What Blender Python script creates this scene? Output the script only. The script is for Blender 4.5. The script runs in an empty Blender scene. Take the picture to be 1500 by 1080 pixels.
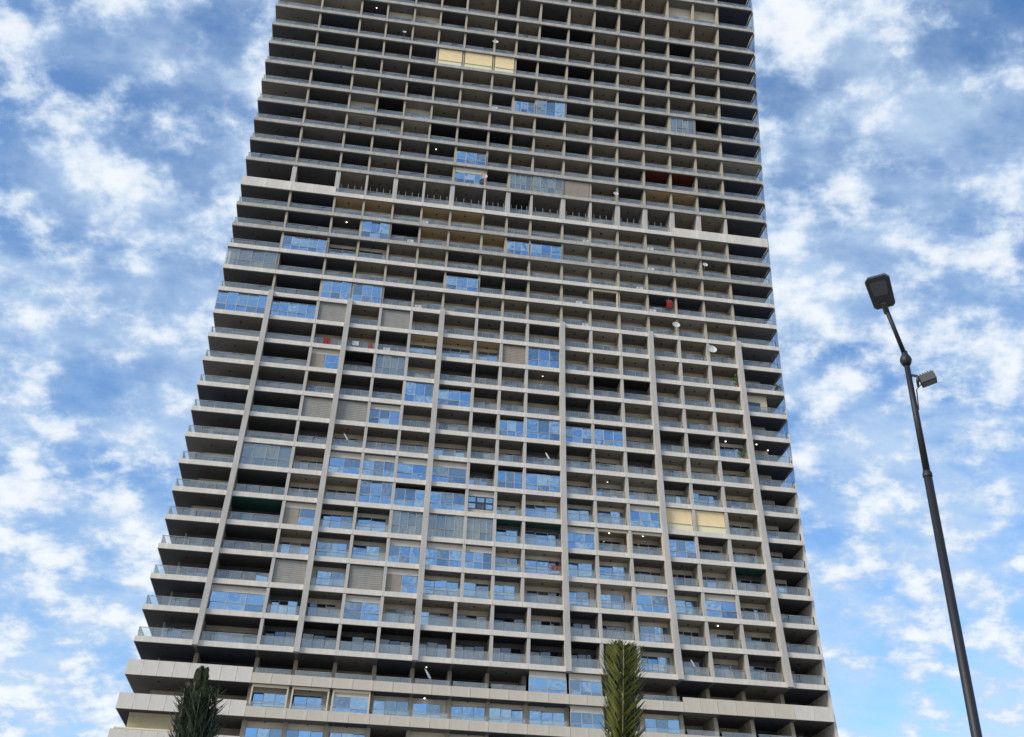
import bpy, math, random
import numpy as np
from mathutils import Vector, Matrix
random.seed(7)
R = math.radians
S = bpy.context.scene
COL = S.collection

# ------------------------------------------------------------------ camera
F_PX, PITCH, YAW, ROLL = 1640.0, R(31.6393), R(8.0779), R(1.6727)
cp, sp, cy, sy = math.cos(PITCH), math.sin(PITCH), math.cos(YAW), math.sin(YAW)
fwd = Vector((sy*cp, cy*cp, sp)); rt = Vector((cy, -sy, 0)); up = rt.cross(fwd)
rr = rt*math.cos(ROLL) + up*math.sin(ROLL); uu = -rt*math.sin(ROLL) + up*math.cos(ROLL)
cam = bpy.data.cameras.new('camera'); camo = bpy.data.objects.new('camera', cam); COL.objects.link(camo)
M = Matrix((rr, uu, -fwd)).transposed().to_4x4(); M.translation = (0, 0, 1.6)
camo.matrix_world = M
cam.sensor_width = 36; cam.lens = 36*F_PX/1500; cam.clip_start = .1; cam.clip_end = 6000
S.camera = camo

# ------------------------------------------------------------------ sky, sun, exposure
SUN = Vector((-.80, -.42, .62)).normalized()
EL = math.asin(SUN.z); AZ = math.atan2(SUN.x, SUN.y)
w = bpy.data.worlds.new('World'); S.world = w; w.use_nodes = True
nt = w.node_tree; N = nt.nodes; LK = nt.links; N.clear()
def nd(t, **kw):
    n = N.new(t)
    for k, v in kw.items(): setattr(n, k, v)
    return n
def mth(op, a, b=None, c=None, clamp=False):
    n = nd('ShaderNodeMath', operation=op, use_clamp=clamp)
    for i, v in enumerate((a, b, c)):
        if v is None: continue
        if isinstance(v, (int, float)): n.inputs[i].default_value = v
        else: LK.new(v, n.inputs[i])
    return n.outputs[0]
sky = nd('ShaderNodeTexSky', sky_type='NISHITA'); sky.sun_disc = False
sky.sun_elevation = EL; sky.sun_rotation = AZ; sky.air_density = 1.0; sky.dust_density = .7; sky.ozone_density = 2.2
tc = nd('ShaderNodeTexCoord'); sx = nd('ShaderNodeSeparateXYZ'); LK.new(tc.outputs['Generated'], sx.inputs[0])
zc = mth('ADD', mth('MAXIMUM', sx.outputs[2], 0.02), .42)
px = mth('DIVIDE', sx.outputs[0], zc); py = mth('DIVIDE', sx.outputs[1], zc)
cb = nd('ShaderNodeCombineXYZ'); LK.new(px, cb.inputs[0]); LK.new(py, cb.inputs[1])
def noise(scale, detail, rough, dist=0, rot=0, stretch=1, off=(0, 0, 0)):
    mp = nd('ShaderNodeMapping'); LK.new(cb.outputs[0], mp.inputs[0])
    mp.inputs['Rotation'].default_value = (0, 0, rot); mp.inputs['Scale'].default_value = (1, stretch, 1); mp.inputs['Location'].default_value = off
    n = nd('ShaderNodeTexNoise'); LK.new(mp.outputs[0], n.inputs['Vector'])
    n.inputs['Scale'].default_value = scale; n.inputs['Detail'].default_value = detail
    n.inputs['Roughness'].default_value = rough; n.inputs['Distortion'].default_value = dist
    return n.outputs['Fac']
def ramp(v, lo, hi):
    n = nd('ShaderNodeMapRange', interpolation_type='SMOOTHSTEP'); LK.new(v, n.inputs[0])
    n.inputs[1].default_value = lo; n.inputs[2].default_value = hi
    return n.outputs[0]
big = noise(2.0, 3, .5, .3, 0, 1, (9.2, 8.1, 0))
puff = noise(18.0, 9, .59, .0, R(20), 1.1, (1.3, .4, 0))
wisp = noise(4.8, 9, .60, .25, R(-35), 1.9, (5.2, 2.1, 0))
bias = mth('ADD', mth('MULTIPLY', mth('SUBTRACT', big, .5), .55), mth('MULTIPLY', mth('SUBTRACT', .45, mth('MAXIMUM', sx.outputs[2], .0)), .16))   # cover thickens towards the horizon
veil = mth('MULTIPLY', ramp(mth('ADD', mth('ADD', mth('MULTIPLY', wisp, .7), mth('MULTIPLY', puff, .3)), mth('MULTIPLY', bias, .35)), .34, .64), .72)
body = ramp(mth('ADD', puff, bias), .43, .60)
core = ramp(mth('ADD', puff, bias), .48, .70)
cc = nd('ShaderNodeMix', data_type='RGBA')                       # cloud colour: bluish thin parts, white thick parts
cc.inputs[6].default_value = (2.05, 2.60, 3.35, 1); cc.inputs[7].default_value = (3.7, 3.8, 3.9, 1)
LK.new(core, cc.inputs[0])
sat = nd('ShaderNodeHueSaturation'); sat.inputs['Saturation'].default_value = 1.16; sat.inputs['Value'].default_value = .84
LK.new(sky.outputs[0], sat.inputs['Color'])
vx = nd('ShaderNodeMix', data_type='RGBA'); vx.inputs[7].default_value = (2.25, 2.85, 3.6, 1)
LK.new(veil, vx.inputs[0]); LK.new(sat.outputs[0], vx.inputs[6])
mx = nd('ShaderNodeMix', data_type='RGBA')
LK.new(mth('MULTIPLY', body, .84), mx.inputs[0]); LK.new(vx.outputs[2], mx.inputs[6]); LK.new(cc.outputs[2], mx.inputs[7])
bg = nd('ShaderNodeBackground'); bg.inputs['Strength'].default_value = .12
LK.new(mx.outputs[2], bg.inputs['Color'])
wo = nd('ShaderNodeOutputWorld'); LK.new(bg.outputs[0], wo.inputs[0])
sl = bpy.data.lights.new('sun', 'SUN'); sl.energy = 1.45; sl.angle = R(22); sl.color = (1, .93, .82)
so = bpy.data.objects.new('sun', sl); COL.objects.link(so); so.rotation_euler = (-SUN).to_track_quat('-Z', 'Y').to_euler()
so.location = (-60, -40, 120)
S.view_settings.view_transform = 'Standard'; S.view_settings.look = 'None'; S.view_settings.gamma = 1
S.view_settings.exposure = 1.15; S.view_settings.use_curve_mapping = False

# ------------------------------------------------------------------ materials
MATS = {}
def mat(name, col, rough=.8, var=.12, scale=1.5, col2=None, metallic=0, bump=0, spec=.5, streak=False, emit=None):
    m = bpy.data.materials.new(name); m.use_nodes = True; t = m.node_tree; p = t.nodes['Principled BSDF']
    p.inputs['Roughness'].default_value = rough; p.inputs['Metallic'].default_value = metallic
    p.inputs['Specular IOR Level'].default_value = spec
    c = t.nodes.new('ShaderNodeTexCoord'); n = t.nodes.new('ShaderNodeTexNoise'); mp = t.nodes.new('ShaderNodeMapping')
    n.inputs['Scale'].default_value = scale; n.inputs['Detail'].default_value = 6; n.inputs['Roughness'].default_value = .65
    if streak: mp.inputs['Scale'].default_value = (1, 1, .22)
    t.links.new(c.outputs['Object'], mp.inputs[0]); t.links.new(mp.outputs[0], n.inputs['Vector'])
    r = t.nodes.new('ShaderNodeMix'); r.data_type = 'RGBA'
    a = tuple(max(0, v*(1-var)) for v in col)
    b = col2 or tuple(min(1, v*(1+var)) for v in col)
    r.inputs[6].default_value = (*a, 1); r.inputs[7].default_value = (*b, 1)
    mr = t.nodes.new('ShaderNodeMapRange'); mr.inputs[1].default_value = .3; mr.inputs[2].default_value = .7
    t.links.new(n.outputs['Fac'], mr.inputs[0]); t.links.new(mr.outputs[0], r.inputs[0])
    t.links.new(r.outputs[2], p.inputs['Base Color'])
    if bump:
        bn = t.nodes.new('ShaderNodeBump'); bn.inputs['Strength'].default_value = bump; bn.inputs['Distance'].default_value = .02
        t.links.new(n.outputs['Fac'], bn.inputs['Height']); t.links.new(bn.outputs[0], p.inputs['Normal'])
    if emit:
        p.inputs['Emission Color'].default_value = (*emit[0], 1); p.inputs['Emission Strength'].default_value = emit[1]
    MATS[name] = m; return m
def glass_mat(name, refl, base, trans, tint=(.9, .95, .95), rough=.02):
    """coated glazing: a share of mirror reflection over dark or clear body"""
    m = bpy.data.materials.new(name); m.use_nodes = True; t = m.node_tree; t.nodes.clear()
    o = t.nodes.new('ShaderNodeOutputMaterial'); g = t.nodes.new('ShaderNodeBsdfGlossy'); d = t.nodes.new('ShaderNodeBsdfDiffuse')
    tr = t.nodes.new('ShaderNodeBsdfTransparent'); m1 = t.nodes.new('ShaderNodeMixShader'); m2 = t.nodes.new('ShaderNodeMixShader')
    lw = t.nodes.new('ShaderNodeFresnel'); lw.inputs[0].default_value = 1.5
    ad = t.nodes.new('ShaderNodeMath'); ad.operation = 'ADD'; ad.inputs[1].default_value = refl; ad.use_clamp = True
    t.links.new(lw.outputs[0], ad.inputs[0])
    c = t.nodes.new('ShaderNodeTexCoord'); n = t.nodes.new('ShaderNodeTexNoise'); n.inputs['Scale'].default_value = .55; n.inputs['Detail'].default_value = 2
    bn = t.nodes.new('ShaderNodeBump'); bn.inputs['Strength'].default_value = .10; bn.inputs['Distance'].default_value = .25
    t.links.new(c.outputs['Object'], n.inputs['Vector']); t.links.new(n.outputs['Fac'], bn.inputs['Height']); t.links.new(bn.outputs[0], g.inputs['Normal'])
    g.inputs['Color'].default_value = (*tint, 1); g.inputs['Roughness'].default_value = rough
    d.inputs['Color'].default_value = (*base, 1); tr.inputs['Color'].default_value = (.86, .93, .91, 1)
    m1.inputs[0].default_value = trans
    t.links.new(d.outputs[0], m1.inputs[1]); t.links.new(tr.outputs[0], m1.inputs[2])
    t.links.new(ad.outputs[0], m2.inputs[0]); t.links.new(m1.outputs[0], m2.inputs[1]); t.links.new(g.outputs[0], m2.inputs[2])
    t.links.new(m2.outputs[0], o.inputs[0]); MATS[name] = m; return m
mat('concrete', (.40, .372, .325), .75, .20, 1.3, bump=.1, streak=True)
mat('clad', (.63, .575, .50), .6, .17, 1.1, bump=.05, streak=True)
mat('clad_warm', (.55, .485, .395), .65, .13, 1.1, bump=.05, streak=True)
mat('finmat', (.44, .41, .37), .7, .15, 1.2, streak=True)
mat('plaster', (.40, .345, .26), .85, .10, .7)
mat('plaster_grey', (.40, .38, .345), .85, .10, .7)
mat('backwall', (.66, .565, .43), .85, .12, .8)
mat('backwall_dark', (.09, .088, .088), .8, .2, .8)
mat('slab', (.20, .19, .175), .85, .12, .5)
CEIL = {}
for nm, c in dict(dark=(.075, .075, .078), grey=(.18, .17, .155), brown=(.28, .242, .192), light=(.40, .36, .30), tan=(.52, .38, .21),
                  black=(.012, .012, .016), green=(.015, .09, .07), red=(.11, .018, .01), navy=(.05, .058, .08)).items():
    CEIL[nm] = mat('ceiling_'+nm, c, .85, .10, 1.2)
glass_mat('pane', .52, (.012, .016, .022), 0, (.52, .76, 1.0))
glass_mat('pane_dim', .30, (.03, .035, .04), 0, (.60, .80, 1.0))
glass_mat('pane_curtain', .12, (.30, .29, .26), 0, (.8, .9, 1.0))
glass_mat('pane_warm', .14, (.10, .075, .05), 0, (.8, .9, 1.0))
glass_mat('pane_dark', .10, (.012, .014, .018), 0, (.8, .9, 1.0))
glass_mat('pane_clear', .16, (.30, .33, .31), .72, (.9, .97, 1.0))
glass_mat('railglass', .085, (.42, .435, .40), .76, (.95, .97, .95), .05)
glass_mat('screenglass', .06, (.03, .09, .25), .80, (.6, .8, 1.0))
MATS['screenglass'].node_tree.nodes['Transparent BSDF'].inputs[0].default_value = (.50, .66, .88, 1)
mat('frame', (.42, .42, .41), .45, .06, 3, metallic=.2)
mat('frame_dark', (.03, .03, .032), .5, .1, 3)
mat('rail', (.34, .35, .35), .4, .08, 3, metallic=.5)
mat('blind', (.80, .61, .335), .8, .06, 2)
mat('blind_pale', (.74, .68, .45), .8, .06, 2)
mat('shutter', (.27, .255, .225), .6, .12, 1.5)
mat('shutter_tan', (.29, .24, .19), .6, .12, 1.5)
mat('curtain', (.62, .62, .54), .9, .14, 2.5)
mat('curtain_warm', (.46, .40, .31), .9, .25, 2.0)
mat('lintel', (.58, .52, .43), .8, .08, 1)
mat('tanpanel', (.50, .41, .235), .8, .12, 1.5)
mat('tanframe', (.60, .50, .35), .8, .06, 1)
mat('lampglow', (1, .9, .75), .5, 0, 1, emit=((1, .88, .70), 3.5))
mat('dish', (.52, .51, .48), .5, .06, 3)
mat('dish_pink', (.50, .37, .32), .5, .08, 3)
mat('white_cloth', (.75, .75, .73), .9, .06, 3)
mat('red_cloth', (.26, .014, .016), .9, .2, 3)
mat('brown_cloth', (.20, .07, .045), .9, .2, 3)
mat('pole_paint', (.009, .009, .012), .55, .25, 4, bump=.05)
mat('lamp_grey', (.04, .041, .043), .5, .15, 6)
mat('lens_grey', (.10, .098, .10), .3, .25, 30)
mat('flood_grey', (.05, .05, .048), .45, .12, 6)
mat('ground', (.24, .225, .205), .9, .15, .3)
mat('bark', (.16, .11, .07), .95, .3, 6, bump=.6)
mat('plant_leaf', (.05, .11, .03), .6, .3, 4)
mat('terracotta', (.33, .13, .07), .8, .15, 6)
def leafmat(name, c, c2):
    m = mat(name, c, .55, .0, 3.0, c2); t = m.node_tree; p = t.nodes['Principled BSDF']; o = t.nodes['Material Output']
    tl = t.nodes.new('ShaderNodeBsdfTranslucent'); tl.inputs[0].default_value = (c2[0]*1.3, c2[1]*1.2, c2[2]*.7, 1)
    ms = t.nodes.new('ShaderNodeMixShader'); ms.inputs[0].default_value = .22
    t.links.new(p.outputs[0], ms.inputs[1]); t.links.new(tl.outputs[0], ms.inputs[2]); t.links.new(ms.outputs[0], o.inputs[0])
leafmat('leaf_dark', (.018, .030, .016), (.040, .058, .028))
leafmat('leaf_green', (.075, .092, .015), (.20, .205, .040))
mat('rachis', (.25, .22, .075), .6, .15, 5)
mat('rachis_dark', (.10, .10, .05), .6, .2, 5)

# ------------------------------------------------------------------ mesh helper
class MB:
    def __init__(s): s.v = []; s.f = []; s.m = []; s.mats = []
    def mi(s, m):
        if m not in s.mats: s.mats.append(m)
        return s.mats.index(m)
    def poly(s, pts, m):
        b = len(s.v); s.v += [tuple(p) for p in pts]; s.f.append(tuple(range(b, b+len(pts)))); s.m.append(s.mi(m))
    def hexa(s, b4, t4, m):
        """box from a bottom ring of four points and a top ring of four points"""
        b = len(s.v); s.v += [tuple(p) for p in b4] + [tuple(p) for p in t4]; k = s.mi(m)
        for q in ((3, 2, 1, 0), (4, 5, 6, 7), (0, 1, 5, 4), (1, 2, 6, 5), (2, 3, 7, 6), (3, 0, 4, 7)):
            s.f.append(tuple(b+i for i in q)); s.m.append(k)
    def box(s, x0, x1, y0, y1, z0, z1, m, X0=None, X1=None):
        X0 = x0 if X0 is None else X0; X1 = x1 if X1 is None else X1
        s.hexa([(x0, y0, z0), (x1, y0, z0), (x1, y1, z0), (x0, y1, z0)], [(X0, y0, z1), (X1, y0, z1), (X1, y1, z1), (X0, y1, z1)], m)
    def tube(s, pts, rad, m, n=10, cap=True):
        pts = [Vector(p) for p in pts]; rings = []
        for i, p in enumerate(pts):
            t = (pts[min(i+1, len(pts)-1)]-pts[max(i-1, 0)]).normalized()
            a = t.cross(Vector((0, 0, 1)) if abs(t.z) < .9 else Vector((1, 0, 0))).normalized(); c = t.cross(a)
            r = rad[i] if isinstance(rad, (list, tuple)) else rad
            b = len(s.v); rings.append(b)
            s.v += [tuple(p+(a*math.cos(2*math.pi*j/n)+c*math.sin(2*math.pi*j/n))*r) for j in range(n)]
        k = s.mi(m)
        for a, b in zip(rings, rings[1:]):
            for j in range(n): s.f.append((a+j, a+(j+1) % n, b+(j+1) % n, b+j)); s.m.append(k)
        if cap:
            s.f.append(tuple(rings[0]+j for j in reversed(range(n)))); s.m.append(k)
            s.f.append(tuple(rings[-1]+j for j in range(n))); s.m.append(k)
    def build(s, name, parent=None, org=(0, 0, 0), smooth=False, kind=None):
        me = bpy.data.meshes.new(name); o3 = Vector(org)
        me.from_pydata([tuple(Vector(v)-o3) for v in s.v], [], s.f)
        for m in s.mats: me.materials.append(MATS[m] if isinstance(m, str) else m)
        me.polygons.foreach_set('material_index', s.m)
        if smooth: me.polygons.foreach_set('use_smooth', [True]*len(s.f))
        me.update()
        o = bpy.data.objects.new(name, me); COL.objects.link(o)
        if parent is not None:
            o.parent = parent; o.location = o3 - ABS[parent.name]
        else: o.location = o3
        ABS[o.name] = o3
        if kind: o['kind'] = kind
        return o
ABS = {}
def thing(name, loc, label, cat, group=None):
    o = bpy.data.objects.new(name, None); COL.objects.link(o); o.location = loc; ABS[o.name] = Vector(loc)
    o.empty_display_size = .3; tag(o, label, cat, group); return o
def tag(o, label, cat, group=None):
    o['label'] = label; o['category'] = cat
    if group: o['group'] = group

# ------------------------------------------------------------------ ground
g = MB(); n = 24
for i in range(n):
    for j in range(n):
        a, b, c, d = [-2400+4800*q/n for q in (i, i+1, j, j+1)]
        g.poly([(a, c, 0), (b, c, 0), (b, d, 0), (a, d, 0)], 'ground')
o = g.build('ground'); o['kind'] = 'structure'

# ------------------------------------------------------------------ tower geometry tables
D = 113.58                                   # front plane of the facade
DEPTH = 19.0
K0, K1 = -8, 36
z = {0: 29.37}
for k in range(0, 20): z[k+1] = z[k]+3.312
for k, h in zip(range(20, 36), (4.25, 3.43, 3.54, 3.56, 3.64, 3.66, 3.74, 3.74, 3.86, 3.90, 4.9, 4.95, 3.9, 3.9, 3.9, 3.9)): z[k+1] = z[k]+h
for k in range(0, K0, -1): z[k-1] = z[k]-3.45
SL = .56                                     # depth of a slab edge
PL = (-21.429, 6.41, -7.996, 5.38, -1.954)
PR = (51.938, -9.213, 16.259, -10.788, 3.647)
PC = [(-15.458, 6.013, -4.225, .51), (-9.257, 4.417, -2.941, .314), (-5.267, 3.274, -1.203, -.479), (-1.244, 3.244, -2.771, 1.004),
      (2.902, 1.634, -.786, .31), (6.914, .295, 1.173, -.522), (11.495, -.618, 1.862, -.468), (14.881, -1.32, 2.432, -.508),
      (18.121, -1.07, 1.058, .695), (23.196, -4.003, 4.421, -.46), (26.988, -4.748, 5.766, -1.002), (31.087, -5.989, 7.018, -1.331),
      (35.517, -8.478, 10.111, -2.519), (39.228, -8.51, 10.327, -2.591), (43.239, -8.773, 9.137, -1.271), (47.684, -10.442, 10.28, -1.336)]
def pv(c, zz):
    q = (zz-29.475)/100; q = min(max(q, -.12), 1.12)
    return sum(a*q**i for i, a in enumerate(c))
def XL(zz): return pv(PL, zz)
def XR(zz): return pv(PR, zz)
EVEN = {7: 10.85, 8: 14.80, 9: 18.75}
def XC(i, zz, low=False):
    """centre line of column i (0 = left end, 17 = right end) at height zz"""
    if i == 0: return XL(zz)
    if i == 17: return XR(zz)
    if low and i in EVEN: return EVEN[i]
    return pv(PC[i-1], zz)
FINS = (1, 3, 6, 10, 13, 16)
def back(k, b):
    if k <= 1: return 5.2
    if b == 16: return 4.6
    if k >= 20: return 3.3
    return 3.5 if b < 2 else 2.25

tower = thing('apartment_tower', (15, D+DEPTH/2, 0), 'tall pale grey apartment tower with glazed balconies in a grid between fins', 'building')

# ---- bay contents, read off the photograph: storey (slab below), bay
CELL = {}
def setc(code, cells):
    for c in cells: CELL[c] = code
setc('W', [(29,3),(29,4),(24,2),(24,4),(23,3),(31,14),(31,15),(17,2),(17,3),(13,5),(13,6),(13,7),(6,3),(6,4),(5,3),(5,4),(6,8),(6,9),(7,9),(7,10),
           (7,11),(5,8),(5,9),(5,10),(5,11),(4,3),(4,6),(4,7),(4,8),(4,10),(4,11),(4,13),(3,12),(2,12),(0,5),(0,6),(0,7),(0,8),(0,9),(-1,2),(-1,3),
           (-1,4),(-1,6),(-1,7),(0,12),(0,2),(0,3),(10,15),(10,16),(8,16),(7,16),(6,16),(5,16),(8,14),(9,16),(11,16),(13,16)])
setc('F', [(21,6),(10,4),(8,3),(8,4),(8,5),(8,6),(5,5),(5,6),(5,7),(7,12),(6,10),(3,4),(3,1),(1,9),(1,10),(4,12),(4,14),(0,4),(0,10)])
setc('H', [(12,2),(6,2),(4,5)])
setc('G', [(25,8),(25,9),(18,3),(17,1),(22,6),(18,8),(18,9),(16,6),(14,0),(14,1),(15,2),(15,3),(13,9),(11,5),(11,6),(10,8),(10,9),(10,10),(10,11),
           (7,4),(7,5),(7,6),(8,8),(8,9),(6,13)])
setc('Y', [(27,5),(27,6),(27,7),(7,13),(7,14)])
setc('S', [(21,10),(14,2),(14,4),(10,2),(10,3),(13,8),(4,4),(4,2)])
setc('C', [(25,14),(21,8),(21,9),(16,0),(12,4),(8,1),(6,5),(6,6),(6,7)])
setc('X', [(7,7)])
CE = {}
def setp(code, cells):
    for c in cells: CE[c] = code
setp('black', [(27,8),(27,9),(27,10),(29,9),(29,10),(23,5),(23,6),(23,7),(29,14),(25,15),(18,4),(12,3),(12,11),(12,12),(30,0),(30,1),(24,3),(2,2),(2,3),(2,4),(2,5),
               (2,6),(2,7),(2,8),(2,9),(2,10),(2,11)])
setp('red', [(22,13),(22,14)])
setp('green', [(6,1),(5,15),(6,8),(6,9),(6,10)])
setp('navy', [(3,8),(3,10),(25,16),(16,13),(16,14)])
setp('tan', [(19,2),(19,3),(19,5),(19,6),(21,13),(21,14),(18,5),(18,6),(18,7),(13,5),(13,6),(13,7)])
setp('light', [(23,2),(23,4),(14,2),(12,2),(7,2),(7,3),(8,11),(8,12),(4,9),(4,11),(4,10),(6,11),(6,12),(3,5),(3,7),(9,13),(9,14),(5,8),(5,9),(3,13),(5,14),(23,16),(29,0),(29,1)])
FRAME = [(16, 11), (6, 11), (6, 12), (0, 2), (0, 3), (0, 4)]
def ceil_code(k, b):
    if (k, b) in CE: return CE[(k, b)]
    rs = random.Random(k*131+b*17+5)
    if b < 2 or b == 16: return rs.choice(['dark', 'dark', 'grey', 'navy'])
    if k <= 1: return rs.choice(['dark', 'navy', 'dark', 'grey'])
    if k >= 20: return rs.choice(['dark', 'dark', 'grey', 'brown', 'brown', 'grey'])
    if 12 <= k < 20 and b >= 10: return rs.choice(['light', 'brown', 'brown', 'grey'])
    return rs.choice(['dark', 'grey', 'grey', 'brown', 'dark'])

# parts beyond the largest 300 of a kind are gathered into one piece of stuff each
SPLIT_K = 16
bulk = {}
def bucket(name):
    if name not in bulk: bulk[name] = MB()
    return bulk[name]
class Piece:
    """a part of its own near the viewer, gathered into one stuff part high up"""
    def __init__(s, name, k, lim=SPLIT_K): s.name = name; s.own = k <= lim; s.mb = MB() if s.own else bucket(name)
    def done(s, parent, org):
        if s.own: return s.mb.build(s.name, parent, org)

# ---- slabs
slabs = {}
TALL = {}                                    # tall parapet bands: (storey, first bay, last bay, height)
for k in range(K0, K1+1):
    za, zb = z[k], z[k]+SL
    m = MB()
    m.box(XL(za)+.03, XR(za)-.03, D+.05, D+DEPTH, za, zb, 'slab', XL(zb)+.03, XR(zb)-.03)
    slabs[k] = m.build('floor_slab', tower, ((XL(za)+XR(za))/2, D, za))
def edge(k, b0, b1, za, zb, mm, name, gap=.02, y0=-.04, y1=.055, own=True, n=1):
    """n facing panels over bays b0..b1 of slab k"""
    xa = lambda q: XC(b0, q, k <= 3) ; xb = lambda q: XC(b1+1, q, k <= 3)
    for i in range(n):
        m = MB() if own else bucket(name)
        f0, f1 = i/n, (i+1)/n
        A = [xa(q)+(xb(q)-xa(q))*f for q in (za, zb) for f in (f0, f1)]
        dy = random.uniform(-.006, .006)
        m.box(A[0]+gap/2, A[1]-gap/2, D+y0+dy, D+y1, za, zb, mm, A[2]+gap/2, A[3]-gap/2)
        if own: m.build(name, slabs[k], ((A[0]+A[1])/2, D, za))
for k in range(K0, K1+1):
    zt = z[k]+SL
    if k <= 1:
        for b in range(17):
            tall = b < 2 or (k == 1 and b >= 13)
            h = 1.52 if tall else 1.02
            if k < -1: h = 1.2
            wide = abs(XC(b+1, zt, True)-XC(b, zt, True))
            mm = 'clad_warm' if (2 <= b <= 15) else 'clad'
            edge(k, b, b, z[k], z[k]+h, mm, 'cladding_panel', .03, own=(k >= -1), n=(2 if wide < 5 else 4) if k >= -1 else 1)
    elif k <= 17:
        for b in range(17): edge(k, b, b, z[k], zt, 'clad', 'edge_panel', .025)
    elif k == 20:
        for b in range(17):
            tall = b < 2 or b >= 14
            edge(k, b, b, z[k], z[k]+(1.42 if tall else .62), 'clad', 'cladding_panel', .02, n=2 if b < 2 else 1)
    else:
        for b in range(17): edge(k, b, b, z[k], zt-.04, 'concrete', 'edge_panel', .006, own=False)
    # left return of the slab edge
    m = bucket('slab_return')
    hh = (1.52 if k <= 1 else (1.42 if k == 20 else SL-.02))
    m.box(XL(z[k])-.02, XL(z[k])+.07, D+.062, D+DEPTH-.1, z[k]+.003, z[k]+hh-.02, 'clad', XL(z[k]+hh)-.02, XL(z[k]+hh)+.07)

# ---- columns, party walls and fins
for i in range(1, 17):
    low = i in EVEN
    def seg(m, k, wd, y0, y1, mm, lowc=False):
        za, zb = z[k]+.01, z[k+1]+.02
        a, b = XC(i, za, lowc), XC(i, zb, lowc)
        m.box(a-wd/2, a+wd/2, D+y0, D+y1, za, zb, mm, b-wd/2, b+wd/2)
    m = MB()
    for k in range(K0, K1):
        lowc = k <= 3
        y1 = back(k, i)+.3
        if k <= 1: seg(m, k, .42, 2.5 if k == 1 else 1.3, y1, 'plaster', lowc)
        elif k <= 14:
            seg(m, k, .34, .07 if i in FINS else .012, .38, 'finmat', lowc); seg(m, k, .30, .381, y1, 'plaster', lowc)
        elif k == 20: seg(m, k, .58 if i in (1, 2, 4, 6, 8, 10, 12, 13, 14, 15) else .30, .12, y1, 'finmat')
        else: seg(m, k, .27, .30, y1, 'plaster')
    m.build('column', tower, (XC(i, z[0]), D, z[K0]))
    # warm side faces of the party walls inside the balconies
    if i in FINS:
        m = MB()
        for k in range(2, 15):
            za, zb = z[k]+(0 if k > 2 else -.02), z[k+1]+(0 if k < 14 else SL)
            a, b = XC(i, za), XC(i, zb); wd = .60
            m.hexa([(a-wd/2, D-.42, za), (a+wd/2, D-.42, za), (a+wd/2, D+.35, za), (a-wd/2, D+.35, za)],
                   [(b-wd/2, D-.42, zb), (b+wd/2, D-.42, zb), (b+wd/2, D+.35, zb), (b-wd/2, D+.35, zb)], 'finmat')
        m.build('fin', tower, (XC(i, z[2]), D, z[2]))

# ---- bays
def pane_quad(m, x0, x1, y, z0, z1, X0, X1, mm, jit=.012):
    """one sheet of glass, turned a hair on its own so that neighbours mirror different sky"""
    a, b = random.gauss(0, jit), random.gauss(0, jit); w2, h2 = (x1-x0)/2, (z1-z0)/2
    m.poly([(x0, y-a*w2-b*h2, z0), (x1, y+a*w2-b*h2, z0), (X1, y+a*w2+b*h2, z1), (X0, y-a*w2+b*h2, z1)], mm)
def glazing(k, xa, xb, y, z0, z1, cols, rows, glass, fr, name='window', bar=.055, blank=(), jit=.032, parent=None, lim=SPLIT_K):
    """framed glazing; xa, xb give the side lines as functions of height. Panes are sub-parts of the frame when near"""
    P = Piece(name, k, lim)
    c = ((xa(z0)+xb(z0))/2, y, z0)
    X = lambda f, q: xa(q)+(xb(q)-xa(q))*f
    Z = lambda g: z0+(z1-z0)*g
    for i in range(cols+1):
        f = i/cols
        P.mb.box(X(f, z0)-bar/2, X(f, z0)+bar/2, y-.05, y+.05, z0, z1, fr, X(f, z1)-bar/2, X(f, z1)+bar/2)
    gs = [0]+list(rows)+[1]
    for gq in gs:
        q = Z(gq); hb = bar*.45
        P.mb.box(xa(q)+bar/2, xb(q)-bar/2, y-.046, y+.046, q-hb if gq else q, q+hb if gq < 1 else q, fr)
    o = P.done(parent or tower, c)
    for i in range(cols):
        for r_ in range(len(gs)-1):
            if (i, r_) in blank: continue
            m = MB() if P.own else P.mb
            a0, a1 = Z(gs[r_]), Z(gs[r_+1])
            pane_quad(m, X(i/cols, a0)+.02, X((i+1)/cols, a0)-.02, y, a0+.01, a1-.01, X(i/cols, a1)+.02, X((i+1)/cols, a1)-.02,
                      glass(i, r_) if callable(glass) else (random.choice(['pane', 'pane', 'pane', 'pane_dim']) if glass == 'pane' else glass), jit)
            if P.own: m.build('pane', o, (X((i+.5)/cols, a0), y, a0))
    return o
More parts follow.
